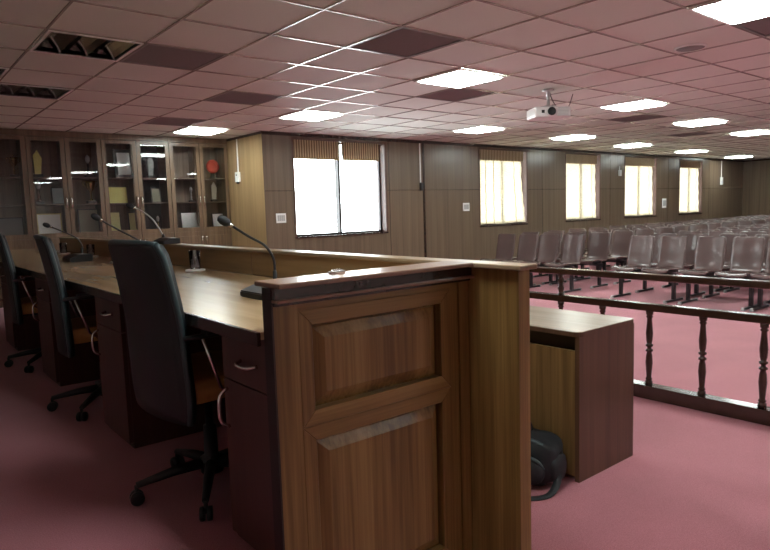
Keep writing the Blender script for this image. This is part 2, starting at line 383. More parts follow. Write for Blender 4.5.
FN = ['lit square ceiling light in front of the third window', 'lit square ceiling light over the middle rows, second beyond the projector', 'lit square ceiling light in front of the fourth window',
      'lit square ceiling light at the right edge over the middle rows', 'lit square ceiling light in front of the fifth window', 'lit square ceiling light closest to the far corner',
      'lit square ceiling light over the rear rows outside the frame', 'lit ceiling light over the right of the hall, nearest of its row', 'lit ceiling light over the right of the hall, second of its row', 'lit ceiling light over the right of the hall, third of its row', 'lit ceiling light over the rear rows by the far wall', 'lit ceiling light at the far right of the hall']
for (x, y), nm in zip(lit_far, FN): ceiling_light(x, y, nm)
UN = ['unlit mirrored ceiling fitting at the upper left', 'unlit mirrored ceiling fitting over the left cabinets', 'unlit ceiling fitting cut by the left edge']
for k, nm in zip(unlit, UN):
    x0, x1, y0, y1 = cell(*k); t = thing('unlit_ceiling_light', nm, 'ceiling light', ((x0+x1)/2, (y0+y1)/2, CEIL), group='unlit ceiling fittings')
    hx, hy = .29, .3; f = BM()
    for a in ((-hx, hx, -hy, -hy+.02), (-hx, hx, hy-.02, hy), (-hx, -hx+.02, -hy+.02, hy-.02), (hx-.02, hx, -hy+.02, hy-.02)): bx(f, *a, -.008, .03)
    obj('frame', f, M['white'], t)
    f = BM(); bx(f, -hx+.02, hx-.02, -hy+.02, hy-.02, .07, .075); bx(f, -hx+.01, -hx+.02, -hy, hy, 0, .07); bx(f, hx-.02, hx-.01, -hy, hy, 0, .07); bx(f, -hx, hx, hy-.02, hy-.015, 0, .07); bx(f, -hx, hx, -hy+.015, -hy+.02, 0, .07)
    obj('housing', f, M['vent'], t)
    for q in (-.18, 0, .18):
        f = BM(); prism(f, [(q-.075, .004), (q-.04, .035), (q-.012, .06), (q+.012, .06), (q+.04, .035), (q+.075, .004), (q+.04, .028), (q, .05), (q-.04, .028)], 'y', -hy+.02, hy-.02); obj('reflector', f, M['reflector'], t)
VN = ['large dark square vent panel in the middle of the ceiling', 'dark vent panel next to the unlit fitting at the upper left', 'dark vent panel over the middle of the bench', 'dark vent panel just behind the light left of the projector',
      'dark vent panel in front of the cabinets', 'dark vent panel beside the largest light at the upper right', 'thin dark vent panel below the light right of the projector', 'dark vent panel over the rear rows near the wall']
for k, nm in zip(vents, VN):
    x0, x1, y0, y1 = cell(*k); t = thing('ceiling_vent', nm, 'vent', ((x0+x1)/2, (y0+y1)/2, CEIL), group='ceiling vents')
    hx, hy = .29, .3; f = BM()
    for a in ((-hx, hx, -hy, -hy+.014), (-hx, hx, hy-.014, hy), (-hx, -hx+.014, -hy+.014, hy-.014), (hx-.014, hx, -hy+.014, hy-.014)): bx(f, *a, -.004, .02)
    obj('frame', f, M['vent'], t)
    f = BM()
    for q in range(24): y = -hy+.02+(2*hy-.04)*(q+.5)/24; prism(f, [(y-.009, .012), (y+.007, .0), (y+.009, .002), (y-.007, .014)], 'x', -hx+.014, hx-.014)
    obj('louvre', f, M['vent'], t)
    f = BM(); bx(f, -hx, hx, -hy, hy, .05, .055); obj('duct', f, M['vent_dark'], t)
t = thing('ceiling_speaker', 'round dark speaker grille in the ceiling below the largest light', 'speaker', (5.0, 2.33, CEIL))
f = BM(); lathe(f, [(.115, .002), (.115, -.006), (.105, -.01), (.1, -.006), (.0, -.006)], seg=28); obj('rim', f, M['white'], t)
f = BM(); lathe(f, [(.1, -.0055), (.1, -.008), (0, -.009)], seg=28); obj('grille', f, M['vent'], t)

# projector
t = thing('projector', 'white projector hung from the ceiling on a short grey pole', 'projector', (5.5, 4.0, CEIL), rz=math.radians(-34))
f = BM(); lathe(f, [(.06, 0), (.06, -.012), (.02, -.018), (.018, -.15), (.03, -.155), (.03, -.165)], seg=14); obj('ceiling_mount', f, M['silver'], t)
f = BM()
for a in range(4):
    c_, s_ = math.cos(a*PI/2+.6), math.sin(a*PI/2+.6); tube(f, [(0, 0, -.16), (c_*.09, s_*.09, -.172), (c_*.1, s_*.1, -.185)], .006, 6)
obj('bracket', f, M['silver'], t)
f = BM(); bx(f, -.19, .19, -.14, .14, -.29, -.185, bev=.02); body = obj('body', f, M['white'], t)
f = BM(); f2 = Matrix.Rotation(PI/2, 4, 'X'); lathe(f, [(.038, 0), (.042, .02), (.036, .024), (.03, .015)], seg=18); bmesh.ops.transform(f, matrix=Matrix.Translation((-.02, -.138, -.235)) @ f2, verts=f.verts); obj('lens', f, M['black'], t)
f = BM()
for q in range(6): bx(f, .05, .16, -.1435, -.139, -.275+.014*q, -.269+.014*q)
obj('vent_grille', f, M['silver'], t)
f = BM(); bx(f, -.12, -.09, -.143, -.139, -.25, -.22); obj('sensor_window', f, M['black'], t)
f = BM(); tube(f, curve([(.02, .02, -.01), (.05, .04, -.08), (.12, .1, -.15), (.2, .12, -.2), (.28, .16, -.14), (.34, .2, -.01)]), .005, 6); obj('cable', f, M['black'], t)

# wall switches, boxes, conduits
def plate(x, z, w, h, label, n=3):
    t = thing('switch_plate', label, 'switch', (x, WY, z))
    f = BM(); bx(f, -w/2, w/2, -.012, 0, -h/2, h/2, bev=.003); obj('plate', f, M['white'], t)
    f = BM()
    for i in range(n): a = -w/2+.02+(w-.04)*i/n; bx(f, a+.003, a+(w-.04)/n-.003, -.016, -.011, -h*.3, h*.3)
    obj('switch_row', f, M['foot_cap'], t)
plate(4.70, 1.02, .165, .14, 'white switch plate between the alcove corner and the bare window', 4)
plate(8.64, 1.10, .17, .15, 'white switch plate left of the second window', 2)
plate(16.14, 1.04, .2, .24, 'white switch plate between the fourth and fifth windows', 1)
def conduit_box(label, loc, rz, ztop, w, h, d, mat):
    t = thing('wall_box', label, 'junction box', loc, rz)
    f = BM(); bx(f, -w/2, w/2, -d, 0, -h/2, h/2, bev=.004); obj('box', f, mat, t)
    f = BM(); bx(f, -.009, .009, -.014, 0, h/2, ztop-loc[2]); obj('conduit', f, M['white'], t)
    return t
t = conduit_box('white junction box with a conduit up to the ceiling beside the cabinets', (4.449, 8.90, 1.66), -PI/2, CEIL-.035, .11, .15, .04, M['white'])
f = BM(); lathe(f, [(.014, 0), (.014, .004), (0, .005)], seg=12); bmesh.ops.transform(f, matrix=Matrix.Translation((0, -.04, .03)) @ Matrix.Rotation(PI/2, 4, 'X'), verts=f.verts); obj('knob', f, M['black'], t)
f = BM(); bx(f, .0, .03, -.05, -.01, -.1, -.075, bev=.003); obj('plug', f, M['black'], t)
conduit_box('black box at the foot of a white conduit right of the bare window', (7.50, WY-.0, 1.475), 0, CEIL-.045, .05, .14, .05, M['black'])
conduit_box('small white box high on the wall between the third and fourth windows', (13.95, WY, 1.79), 0, 1.95, .09, .14, .04, M['white'])
conduit_box('small white box on the wall near the far corner', (19.53, WY, 1.63), 0, CEIL-.045, .13, .22, .04, M['white'])

# ------------------------------------------------------------------ trophy cabinets
CY = 9.24; CB = 9.66
CABX = [.735, 1.655, 2.575, 3.52, 4.445]
CL = ['wooden glass-door cabinet at the left edge, mostly outside the picture', 'wooden glass-door cabinet holding a blue-grey certificate and a tall cup', 'wooden glass-door cabinet with yellow plaques behind its left door', 'wooden glass-door cabinet next to the alcove side wall, with a red plate']
for n in range(4):
    x0, x1 = CABX[n], CABX[n+1]; mid = (x0+x1)/2
    t = thing('display_cabinet', CL[n], 'cabinet', (mid, CY, 0), group='row of trophy cabinets'); a, c = x0-mid, x1-mid; D = CB-CY
    f = BM(); bx(f, a, a+.03, .022, D, 0, 2.19); bx(f, c-.03, c, .022, D, 0, 2.19); bx(f, -.012, .012, .2, D-.02, .9, 2.17)
    bx(f, a, c, 0, D, 2.185, CEIL-.002); bx(f, a+.03, c-.03, .022, D, .84, .875); bx(f, a+.03, c-.03, .04, D, 0, .06); obj('carcass', f, M['cab_wood'], t)
    f = BM(); bx(f, a+.03, -.0, D-.02, D, .06, 2.185); obj('back_panel', f, M['cab_back'], t)
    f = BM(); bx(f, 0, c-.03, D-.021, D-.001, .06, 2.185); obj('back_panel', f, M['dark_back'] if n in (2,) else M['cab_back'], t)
    for z in (1.305, 1.665):
        f = BM(); bx(f, a+.03, c-.03, .06, D-.02, z-.012, z); obj('shelf', f, M['cab_back'] if n != 9 else 0, t)
    for s in (0, 1):
        d0, d1 = (a+.004, -.003) if s == 0 else (.003, c-.004); w = .055
        f = BM(); bx(f, d0, d0+w, 0, .022, .865, 2.18); bx(f, d1-w, d1, 0, .022, .865, 2.18); bx(f, d0+w, d1-w, 0, .022, .865, .92); bx(f, d0+w, d1-w, 0, .022, 2.13, 2.18)
        dr = obj('door', f, M['cab_wood'], t)
        f = BM(); bx(f, d0+w-.004, d1-w+.004, .009, .013, .916, 2.134); obj('glass', f, M['cabglass'], dr)
        hx = d1-.03 if s == 0 else d0+.03
        f = BM(); tube(f, curve([(hx, 0, 1.25), (hx, -.025, 1.27), (hx, -.03, 1.32), (hx, -.025, 1.37), (hx, 0, 1.39)], 3), .009, 8); obj('handle', f, M['chrome'], dr)
        f = BM(); bx(f, d0, d1, 0, .022, .065, .855); bx(f, d0+.06, d1-.06, -.006, 0, .13, .79, bev=.004); dr = obj('lower_door', f, M['cab_wood'], t)
        f = BM(); tube(f, [(hx, 0, .66), (hx, -.025, .67), (hx, -.025, .77), (hx, 0, .78)], .006, 8); obj('handle', f, M['chrome'], dr)
# contents
def framed(x, z0, w, h, face, label, cat='certificate', name='framed_certificate', y=None, frame='dkframe', fw=.012, lean=.12, lines=True, grp='awards in the cabinets'):
    t = thing(name, label, cat, (x, y or 9.44, z0), group=grp)
    R = Matrix.Rotation(-lean, 4, 'X')
    f = BM()
    for q in ((-w/2, w/2, 0, fw), (-w/2, w/2, h-fw, h), (-w/2, -w/2+fw, fw, h-fw), (w/2-fw, w/2, fw, h-fw)): bx(f, q[0], q[1], -.015, .006, q[2], q[3])
    bx(f, -w/2+.002, w/2-.002, .004, .01, .002, h-.002)
    bmesh.ops.transform(f, matrix=R, verts=f.verts); obj('frame', f, M[frame], t)
    f = BM(); bx(f, -w/2+fw, w/2-fw, -.006, .003, fw, h-fw); bmesh.ops.transform(f, matrix=R, verts=f.verts); obj('sheet', f, M[face], t)
    return t
def trophy(x, z0, h, mat, label, kind=0, y=None):
    t = thing('trophy', label, 'trophy', (x, y or 9.44, z0), group='awards in the cabinets'); s = h
    f = BM(); bx(f, -.16*s, .16*s, -.12*s, .12*s, 0, .12*s, bev=.006); obj('base', f, M['dkframe'], t)
    if kind == 0:
        f = BM(); lathe(f, [(.1*s, .12*s), (.03*s, .18*s), (.025*s, .42*s), (.05*s, .46*s), (.12*s, .56*s), (.17*s, .75*s), (.18*s, .86*s), (.16*s, .86*s), (.1*s, .6*s)]); obj('cup', f, M[mat], t)
        f = BM()
        for q in (-1, 1): tube(f, curve([(q*.13*s, 0, .6*s), (q*.24*s, 0, .68*s), (q*.27*s, 0, .82*s), (q*.18*s, 0, .84*s)], 4), .014*s, 6)
        obj('cup_handles', f, M[mat], t)
        f = BM(); lathe(f, [(.02*s, .86*s), (.02*s, .9*s), (.045*s, .94*s), (.0, 1*s)]); obj('finial', f, M[mat], t)
    elif kind == 1:
        f = BM(); lathe(f, [(.09*s, .12*s), (.04*s, .2*s), (.06*s, .32*s), (.035*s, .44*s), (.05*s, .55*s), (.03*s, .62*s)]); obj('column', f, M[mat], t)
        f = BM(); lathe(f, [(.02*s, .62*s), (.07*s, .68*s), (.1*s, .78*s), (.08*s, .9*s), (0, s)]); obj('figure', f, M['silver'], t)
    else:
        f = BM(); prism(f, [(-.1*s, .12*s), (.1*s, .12*s), (.16*s, .7*s), (.02*s, s), (-.12*s, .8*s)], 'y', -.03*s, .03*s); obj('shield', f, M[mat], t)
    return t
B0, S1, S2 = .875, 1.305, 1.665
framed(1.38, B0, .42, .27, 'paper_d', 'wide grey certificate low in the cabinet at the left edge')
trophy(1.535, S2, .30, 'gold', 'dim cup trophy on the top shelf at the left edge', 0)
trophy(1.81, S2, .36, 'yellow', 'slim trophy with a yellow shield on the top shelf of the second cabinet', 2)
trophy(1.80, S1, .33, 'copper', 'slim brown trophy on the middle shelf of the second cabinet', 1)
framed(2.03, S1+.001, .16, .23, 'paper_b', 'small blue-grey certificate on the middle shelf, second cabinet')
framed(1.90, B0, .30, .31, 'paper_w', 'pale certificate at the bottom of the second cabinet, behind a microphone', frame='ochre')
trophy(2.44, S2, .32, 'dkframe', 'dark trophy on the top shelf above the tall cup', 1)
trophy(2.45, S1, .37, 'gold', 'tall gold cup with curled handles on the middle shelf', 0)
framed(2.40, B0, .27, .36, 'paper_o', 'olive board at the bottom of the second cabinet below the cup', frame='dkframe')
framed(2.93, S2, .27, .41, 'paper_w', 'white certificate in a thick black frame on the top shelf, third cabinet', fw=.045)
framed(2.815, S1, .245, .23, 'yellow', 'bright yellow plaque on the middle shelf of the third cabinet', 'plaque', 'award_plaque', frame='yellow')
framed(2.75, B0+.0, .13, .30, 'ochre', 'left of two small ochre plaques at the bottom of the third cabinet', 'plaque', 'award_plaque', frame='ochre')
framed(3.00, B0+.0, .13, .30, 'ochre', 'right of two small ochre plaques at the bottom of the third cabinet, dark-edged', 'plaque', 'award_plaque')
trophy(3.30, S2, .33, 'paper_d', 'grey dim trophy on the top shelf of the dark cabinet bay', 2)
framed(3.36, S1, .14, .22, 'paper_o', 'small dark plaque on the middle shelf of the dark cabinet bay', 'plaque', 'award_plaque')
trophy(3.36, B0, .24, 'gold', 'little gold figure trophy at the bottom of the dark cabinet bay', 1)
trophy(3.90, S1, .24, 'silver', 'small silver globe trophy on the middle shelf of the last cabinet', 1)
framed(3.87, B0+.0, .31, .28, 'paper_w', 'wide white certificate in a black frame at the bottom of the last cabinet')
t = thing('award_plate', 'round red plate standing on the top shelf of the last cabinet', 'plate', (4.28, 9.46, S2), group='awards in the cabinets')
f = BM(); lathe(f, [(.0, 0), (.07, 0), (.105, .014), (.107, .018), (.06, .008), (0, .006)], seg=24); bmesh.ops.transform(f, matrix=Matrix.Translation((0, 0, .19)) @ Matrix.Rotation(PI/2, 4, 'X'), verts=f.verts); obj('dish', f, M['red'], t)
f = BM(); bx(f, -.05, .05, -.04, .04, 0, .015); bx(f, -.03, .03, .0, .012, .01, .1); obj('stand', f, M['dkframe'], t)
trophy(4.27, S1, .31, 'silver', 'tall silver trophy on the middle shelf of the last cabinet', 2)
framed(4.32, B0+.0, .2, .25, 'paper_w', 'white certificate at the bottom right of the last cabinet, behind the front microphone')

# ------------------------------------------------------------------ judges bench
# partition
t = thing('bench_partition', 'long wooden partition running behind the bench worktop and past its end', 'partition', (0, 0, 0))
PE = 7.75
f = BM(); bx(f, 1.656, 1.70, 1.345, PE, FL, .886); bx(f, 1.652, 1.709, 1.322, 1.345, FL, .886); obj('board', f, M['panel_wood'], t)
f = BM(); bx(f, 1.646, 1.6555, 1.62, PE, .762, .885); obj('inner_facing', f, M['part_wood_y'], t)
f = BM(); bx(f, 1.636, 1.728, 1.302, PE+.01, .886, .903, bev=.004); obj('cap', f, M['cap_light'], t, label='pale brown cap strip')
for y in (3.19,):
    f = BM(); bx(f, 1.6445, 1.6459, y, y+.006, .763, .876); obj('seam', f, M['cap_wood'], t)
# end panel
t = thing('bench_end_panel', 'panelled wooden end of the bench with two raised fields', 'panel', (0, 1.55, 0))
X0, X1 = .857, 1.594; TH = .05; BW = .047
for q0, q1 in ((X0, .983-BW), (1.508+BW, X1)):
    f = BM(); bx(f, q0, q1, 0, TH, FL, .84); obj('stile', f, M['panel_wood'], t)
f = BM(); bx(f, .983-BW, 1.508+BW, 0, TH, .77+BW, .84); obj('top_rail', f, M['panel_wood_x'], t)
def mitred(z0, z1):
    x0, x1, X_0, X_1, Z0, Z1 = .983, 1.508, .983-BW, 1.508+BW, z0-BW, z1+BW
    for pts, mm in (([(X_0, Z0), (x0, z0), (x0, z1), (X_0, Z1)], 'panel_wood'), ([(X_1, Z0), (X_1, Z1), (x1, z1), (x1, z0)], 'panel_wood'),
                    ([(X_0, Z1), (x0, z1), (x1, z1), (X_1, Z1)], 'panel_wood_x'), ([(X_0, Z0), (X_1, Z0), (x1, z0), (x0, z0)], 'panel_wood_x')):
        f = BM(); prism(f, pts, 'y', -.0015, TH-.001); bmesh.ops.bevel(f, geom=f.edges[:], offset=.0018, segments=1, affect='EDGES'); obj('mitred_strip', f, M[mm], t)
mitred(.512, .77); mitred(FL+.14, .418)
f = BM(); bx(f, .983-BW, 1.508+BW, 0, TH, FL, FL+.14-BW); obj('bottom_rail', f, M['panel_wood_x'], t)
f = BM(); bx(f, 1.603, 1.651, .0, TH, FL, .84); obj('corner_post', f, M['panel_wood'], t)
f = BM(); bx(f, X1, 1.603, .02, TH, FL, .84); bx(f, X0, 1.6, .03, TH, .80, .86); bx(f, X0-.006, X0, 0, TH+.0, FL, .89); obj('dark_edge', f, M['shade_wood'], t)
for z0, z1 in ((.512, .77), (FL+.14, .418)):
    f = BM(); x0, x1 = .983, 1.508; g, s = .010, .046
    o_ = [(x0, .0305, z0), (x1, .0305, z0), (x1, .0305, z1), (x0, .0305, z1)]
    r1_ = [(x0+g, .030, z0+g), (x1-g, .030, z0+g), (x1-g, .030, z1-g), (x0+g, .030, z1-g)]
    r1b = [(p[0], .023, p[2]) for p in r1_]
    r2_ = [(x0+s, .005, z0+s), (x1-s, .005, z0+s), (x1-s, .005, z1-s), (x0+s, .005, z1-s)]
    bk = [(x0, TH-.002, z0), (x1, TH-.002, z0), (x1, TH-.002, z1), (x0, TH-.002, z1)]
    rings = [[f.verts.new(p) for p in r] for r in (bk, o_, r1_, r1b, r2_)]
    for A, B in zip(rings, rings[1:]):
        for k in range(4): f.faces.new((A[k], A[(k+1) % 4], B[(k+1) % 4], B[k]))
    f.faces.new(rings[0][::-1]); f.faces.new(rings[-1])
    obj('raised_field', f, M['panel_wood'], t)
f = BM(); bx(f, X0-.003, 1.635, -.045, .10, .890, .905, bev=.004); obj('cap', f, M['cap_wood'], t, label='polished reddish cap with worn pale edge')
f = BM(); bx(f, X0-.004, 1.65, -.02, TH, .858, .890); bx(f, X0, 1.65, -.012, .03, .838, .848); obj('cove', f, M['dark_wood'], t)
f = BM(); bx(f, X0-.004, 1.65, -.034, .03, .848, .858, bev=.003); obj('bead', f, M['cap_wood'], t)
# worktop
t = thing('bench_worktop', 'long light brown laminate worktop of the judges bench', 'worktop', (0, 0, 0))
f = BM(); bx(f, .842, 1.645, 1.602, 8.6, .738, .76); obj('top', f, M['desk_top'], t)
f = BM(); bx(f, .83, .842, 1.602, 8.6, .72, .7605, bev=.002); obj('edge_strip', f, M['dark_wood'], t)
f = BM(); bx(f, 1.25, 1.265, 1.602, 8.6, .62, .738); obj('apron', f, M['shade_wood'], t)
# pedestals
def pedestal(y0, w, label):
    t = thing('drawer_pedestal', label, 'cabinet', (.87, y0, 0), group='pedestals under the bench')
    f = BM(); bx(f, .02, .55, 0, w, .0, .735); obj('body', f, M['maroon'], t)
    f = BM(); bx(f, 0, .02, .004, w-.004, .565, .73); dr = obj('drawer', f, M['maroon'], t)
    yc = w*.42
    f = BM(); tube(f, curve([(0, yc-.055, .640), (-.026, yc-.04, .636), (-.03, yc, .634), (-.026, yc+.04, .636), (0, yc+.055, .640)], 3), .006, 8); obj('handle', f, M['chrome'], dr)
    f = BM(); bx(f, 0, .02, .004, w-.004, .03, .56); dr = obj('door', f, M['maroon'], t)
    yc = w-.03
    f = BM(); tube(f, curve([(0, yc, .40), (-.028, yc, .42), (-.034, yc, .465), (-.028, yc, .51), (0, yc, .53)], 3), .006, 8); obj('handle', f, M['chrome'], dr)
pedestal(1.603, .33, 'maroon drawer pedestal nearest the panelled bench end')
pedestal(3.02, .42, 'maroon drawer pedestal between the nearest two office chairs')
pedestal(4.52, .42, 'maroon drawer pedestal between the second and third office chairs')
pedestal(6.05, .42, 'maroon drawer pedestal at the far end of the bench')

# ------------------------------------------------------------------ clerk desk below the platform
t = thing('clerk_desk', 'small brown desk with a shiny top on the hall floor behind the bench end', 'desk', (0, 0, 0))
TZ = .49; X0, X1, Y0, Y1 = 2.575, 3.085, 1.70, 3.35
f = BM()
pts = []
for cx, cy, a0 in ((X1-.02, Y0+.02, -90), (X1-.02, Y1-.02, 0), (X0+.035, Y1-.035, 90), (X0+.035, Y0+.035, 180)):
    r = .02 if cx > 2.9 else .035
    for k in range(5): a = math.radians(a0+90*k/4); pts.append((cx-.012+r*math.cos(a), cy+r*math.sin(a)-.006))
prism(f, pts, 'z', TZ-.004, TZ); obj('top', f, M['clerk_top'], t)
f = BM(); prism(f, pts, 'z', TZ-.025, TZ-.0042); obj('top_edge', f, M['clerk_wood'], t)
f = BM(); bx(f, X0, X1-.01, Y0, Y0+.025, FL, TZ-.025); obj('side_panel', f, M['clerk_wood'], t)
f = BM(); bx(f, X0, X1-.01, Y1-.03, Y1-.005, FL, TZ-.025); obj('side_panel', f, M['clerk_wood'], t)
f = BM(); bx(f, X1-.035, X1-.01, Y0+.025, Y1-.03, FL, TZ-.025); obj('back_panel', f, M['clerk_wood'], t)
f = BM(); bx(f, X0+.008, X0+.026, Y0+.025, Y1-.03, FL+.02, TZ-.10); obj('front_panel', f, M['clerk_front'], t)
f = BM(); bx(f, X0+.07, X0+.075, Y0+.025, Y1-.03, TZ-.12, TZ-.03); obj('recess', f, M['shade_wood'], t)

# backpack
t = thing('backpack', 'black backpack slumped on the red carpet against the clerk desk', 'bag', (2.43, 1.95, FL), rz=math.radians(-80))
def blob(f, cx, cy, cz, sx, sy, sz, e=2.6, n=20, lump=.04):
    g = []
    for i in range(n+1):
        ph = -PI/2+PI*i/n; row = []
        for j in range(n*2):
            th = PI*j/n
            def p(v): return math.copysign(abs(v)**(2/e), v)
            x, y, z = p(math.cos(ph))*p(math.cos(th)), p(math.cos(ph))*p(math.sin(th)), p(math.sin(ph))
            k = 1+lump*math.sin(7*x+3*z)*math.cos(5*y+4*z)
            row.append(f.verts.new((cx+sx*x*k, cy+sy*y*k, cz+sz*z*k)))
        g.append(row)
    for i in range(n):
        for j in range(2*n): f.faces.new((g[i][j], g[i][(j+1) % (2*n)], g[i+1][(j+1) % (2*n)], g[i+1][j])).smooth = True
    bmesh.ops.remove_doubles(f, verts=f.verts, dist=1e-5)
f = BM(); blob(f, 0, 0, .125, .215, .11, .125, e=3.6); obj('main_compartment', f, M['bag'], t)
f = BM(); blob(f, 0, -.09, .09, .18, .055, .08, lump=.02); obj('front_pocket', f, M['bag'], t)
f = BM(); tube(f, curve([(-.17, -.085, .11), (-.15, -.12, .155), (0, -.128, .168), (.14, -.12, .16), (.175, -.085, .11)], 5), .009, 8); obj('zip', f, M['bag_teal'], t)
f = BM(); tube(f, curve([(-.2, -.03, .16), (-.16, -.07, .225), (0, -.085, .24), (.16, -.07, .22), (.2, -.02, .15)], 5), .012, 8); obj('zip', f, M['bag_teal'], t)
f = BM(); tube(f, curve([(-.06, .02, .24), (-.04, .02, .285), (.04, .02, .285), (.06, .02, .24)], 5), .010, 8); obj('carry_handle', f, M['bag'], t)
f = BM()
def strap(pts, w=.018):
    P = curve(pts, 6); g = []
    for i, p in enumerate(P):
        d = (P[min(i+1, len(P)-1)]-P[max(i-1, 0)]); d.z = 0; d.normalize(); s = Vector((-d.y, d.x, 0))*w; g.append([tuple(p-s), tuple(p+s)])
    sheet(f, g, .006)
strap([(.20, -.02, .13), (.23, -.05, .06), (.22, -.13, .008), (.14, -.22, .006), (.03, -.235, .006), (-.1, -.2, .006), (-.2, -.12, .01)])
obj('strap', f, M['bag'], t)
f = BM(); blob(f, .205, .0, .1, .03, .07, .07, n=10); obj('side_pocket', f, M['bag'], t)

# ------------------------------------------------------------------ railing
RX = 4.1; R0, R1 = -1.2, 6.9
t = thing('railing', 'dark polished wooden railing with turned balusters between bench and seats', 'railing', (RX, 0, FL))
f = BM(); bx(f, -.05, .05, R0, R1, 0, .093, bev=.006); obj('base_beam', f, M['rail'], t)
f = BM(); bx(f, -.035, .035, R0, R1, .612, .662, bev=.008); obj('middle_rail', f, M['rail'], t)
f = BM(); bx(f, -.04, .04, R0, R1, .822, .867, bev=.010); obj('top_rail', f, M['rail'], t)
def turned(z0, z1, n=1):
    h = z1-z0
    P = [(.026, 0), (.026, .05), (.016, .06), (.024, .075), (.024, .085), (.017, .10), (.021, .20), (.026, .30), (.022, .40), (.016, .445), (.026, .455), (.026, .475), (.015, .49), (.015, .51), (.026, .525), (.026, .545), (.016, .555), (.022, .60), (.026, .70), (.021, .80), (.017, .90), (.024, .915), (.024, .925), (.016, .94), (.026, .95), (.026, 1.0)]
    b = BM(); lathe(b, [(r*.95, z0+z*h) for r, z in P], seg=14); return b
proto = None
y = 1.436
k0 = int((R0-y)/.359)
for k in range(k0, 16):
    yy = y+.359*k
    if yy > R1-.05 or yy < R0+.03: continue
    if proto is None: proto = obj('baluster', turned(.093, .612), M['rail'], t); proto.location = (0, yy, 0)
    else: c = proto.copy(); COL.objects.link(c); c.location = (0, yy, 0)
proto = None
for k in (-7+3, 4-5+0, 4, 9, 14):
    yy = y+.359*k
    if yy > R1 or yy < R0: continue
    if proto is None: proto = obj('upper_post', turned(.662, .822), M['rail'], t); proto.location = (0, yy, 0)
    else: c = proto.copy(); COL.objects.link(c); c.location = (0, yy, 0)

# ------------------------------------------------------------------ hall seats: pairs of shells on a beam
def shell_bm():
    prof = curve([(-.225, .395), (-.215, .425), (-.15, .437), (-.02, .424), (.1, .412), (.175, .418), (.215, .455), (.24, .53), (.262, .64), (.288, .76), (.305, .85), (.312, .868)], 3)
    n = len(prof); g = []
    for i, p in enumerate(prof):
        t = i/(n-1); w = .192
        if t < .12: w *= math.sqrt(max(0, 1-((.12-t)/.12)**2))*.12+.88
        if t > .84: w *= math.sqrt(max(0, 1-((t-.84)/.17)**2))*.35+.65
        if .4 < t < .62: w *= .97
        row = []
        for j in range(11):
            u = -1+2*j/10; dish = (u*u)*.022
            x, z = p[0], p[1]
            if t < .45: z += dish*.8
            else: x -= dish
            row.append((x, u*w, z))
        g.append(row)
    b = BM(); sheet(b, g, .012); return b
def seat_unit():
    t = thing('beam_seating', '', 'chair', (0, 0, 0))
    for s in (-1, 1):
        o = obj('seat_shell', shell_bm(), M['shell'], t, (0, s*.232, 0))
    f = BM(); bx(f, -.03, .03, -.445, .445, .345, .385); 
    for s in (-1, 1): bx(f, -.13, .13, s*.232-.12, s*.232-.10, .385, .412); bx(f, -.13, .13, s*.232+.10, s*.232+.12, .385, .412)
    obj('beam', f, M['blackmetal'], t)
    for s in (-1, 1):
        f = BM(); bx(f, -.025, .025, s*.39-.02, s*.39+.02, .03, .345); bx(f, -.24, .24, s*.39-.022, s*.39+.022, .008, .034, bev=.006); lg = obj('leg', f, M['blackmetal'], t)
        for q in (-.225, .225):
            f = BM(); lathe(f, [(.026, 0), (.026, .012), (.02, .038), (0, .042)], q, s*.39, 10); obj('foot_cap', f, M['foot_cap'], lg)
    return t
ords = ['front', 'second', 'third', 'fourth', 'fifth', 'sixth', 'seventh', 'eighth', 'ninth', 'tenth', 'eleventh', 'twelfth', 'thirteenth', 'fourteenth', 'fifteenth', 'sixteenth', 'last']
proto = seat_unit(); first = True
cols = [(6.94, 'beside the window wall'), (6.03, 'just left of the aisle'), (4.43, 'just right of the aisle'), (3.50, 'second pair right of the aisle'), (2.58, 'third pair right of the aisle'), (1.66, 'fourth pair right of the aisle')]
for r_ in range(17):
    x = 8.36+.715*r_
    for cyy, nm in cols:
        if cyy < .345*x-1.0: continue
        jx, jy = random.uniform(-.03, .03), random.uniform(-.03, .03)
        o = proto if first else dup(proto)
        first = False
        o.location = (x+jx, cyy+jy, FL); o.rotation_euler = (0, 0, math.radians(random.uniform(-1.5, 1.5)))
        o['label'] = 'joined brown chair pair, %s row, %s' % (ords[r_], nm)
        o['group'] = 'paired hall chairs in rows facing the bench'

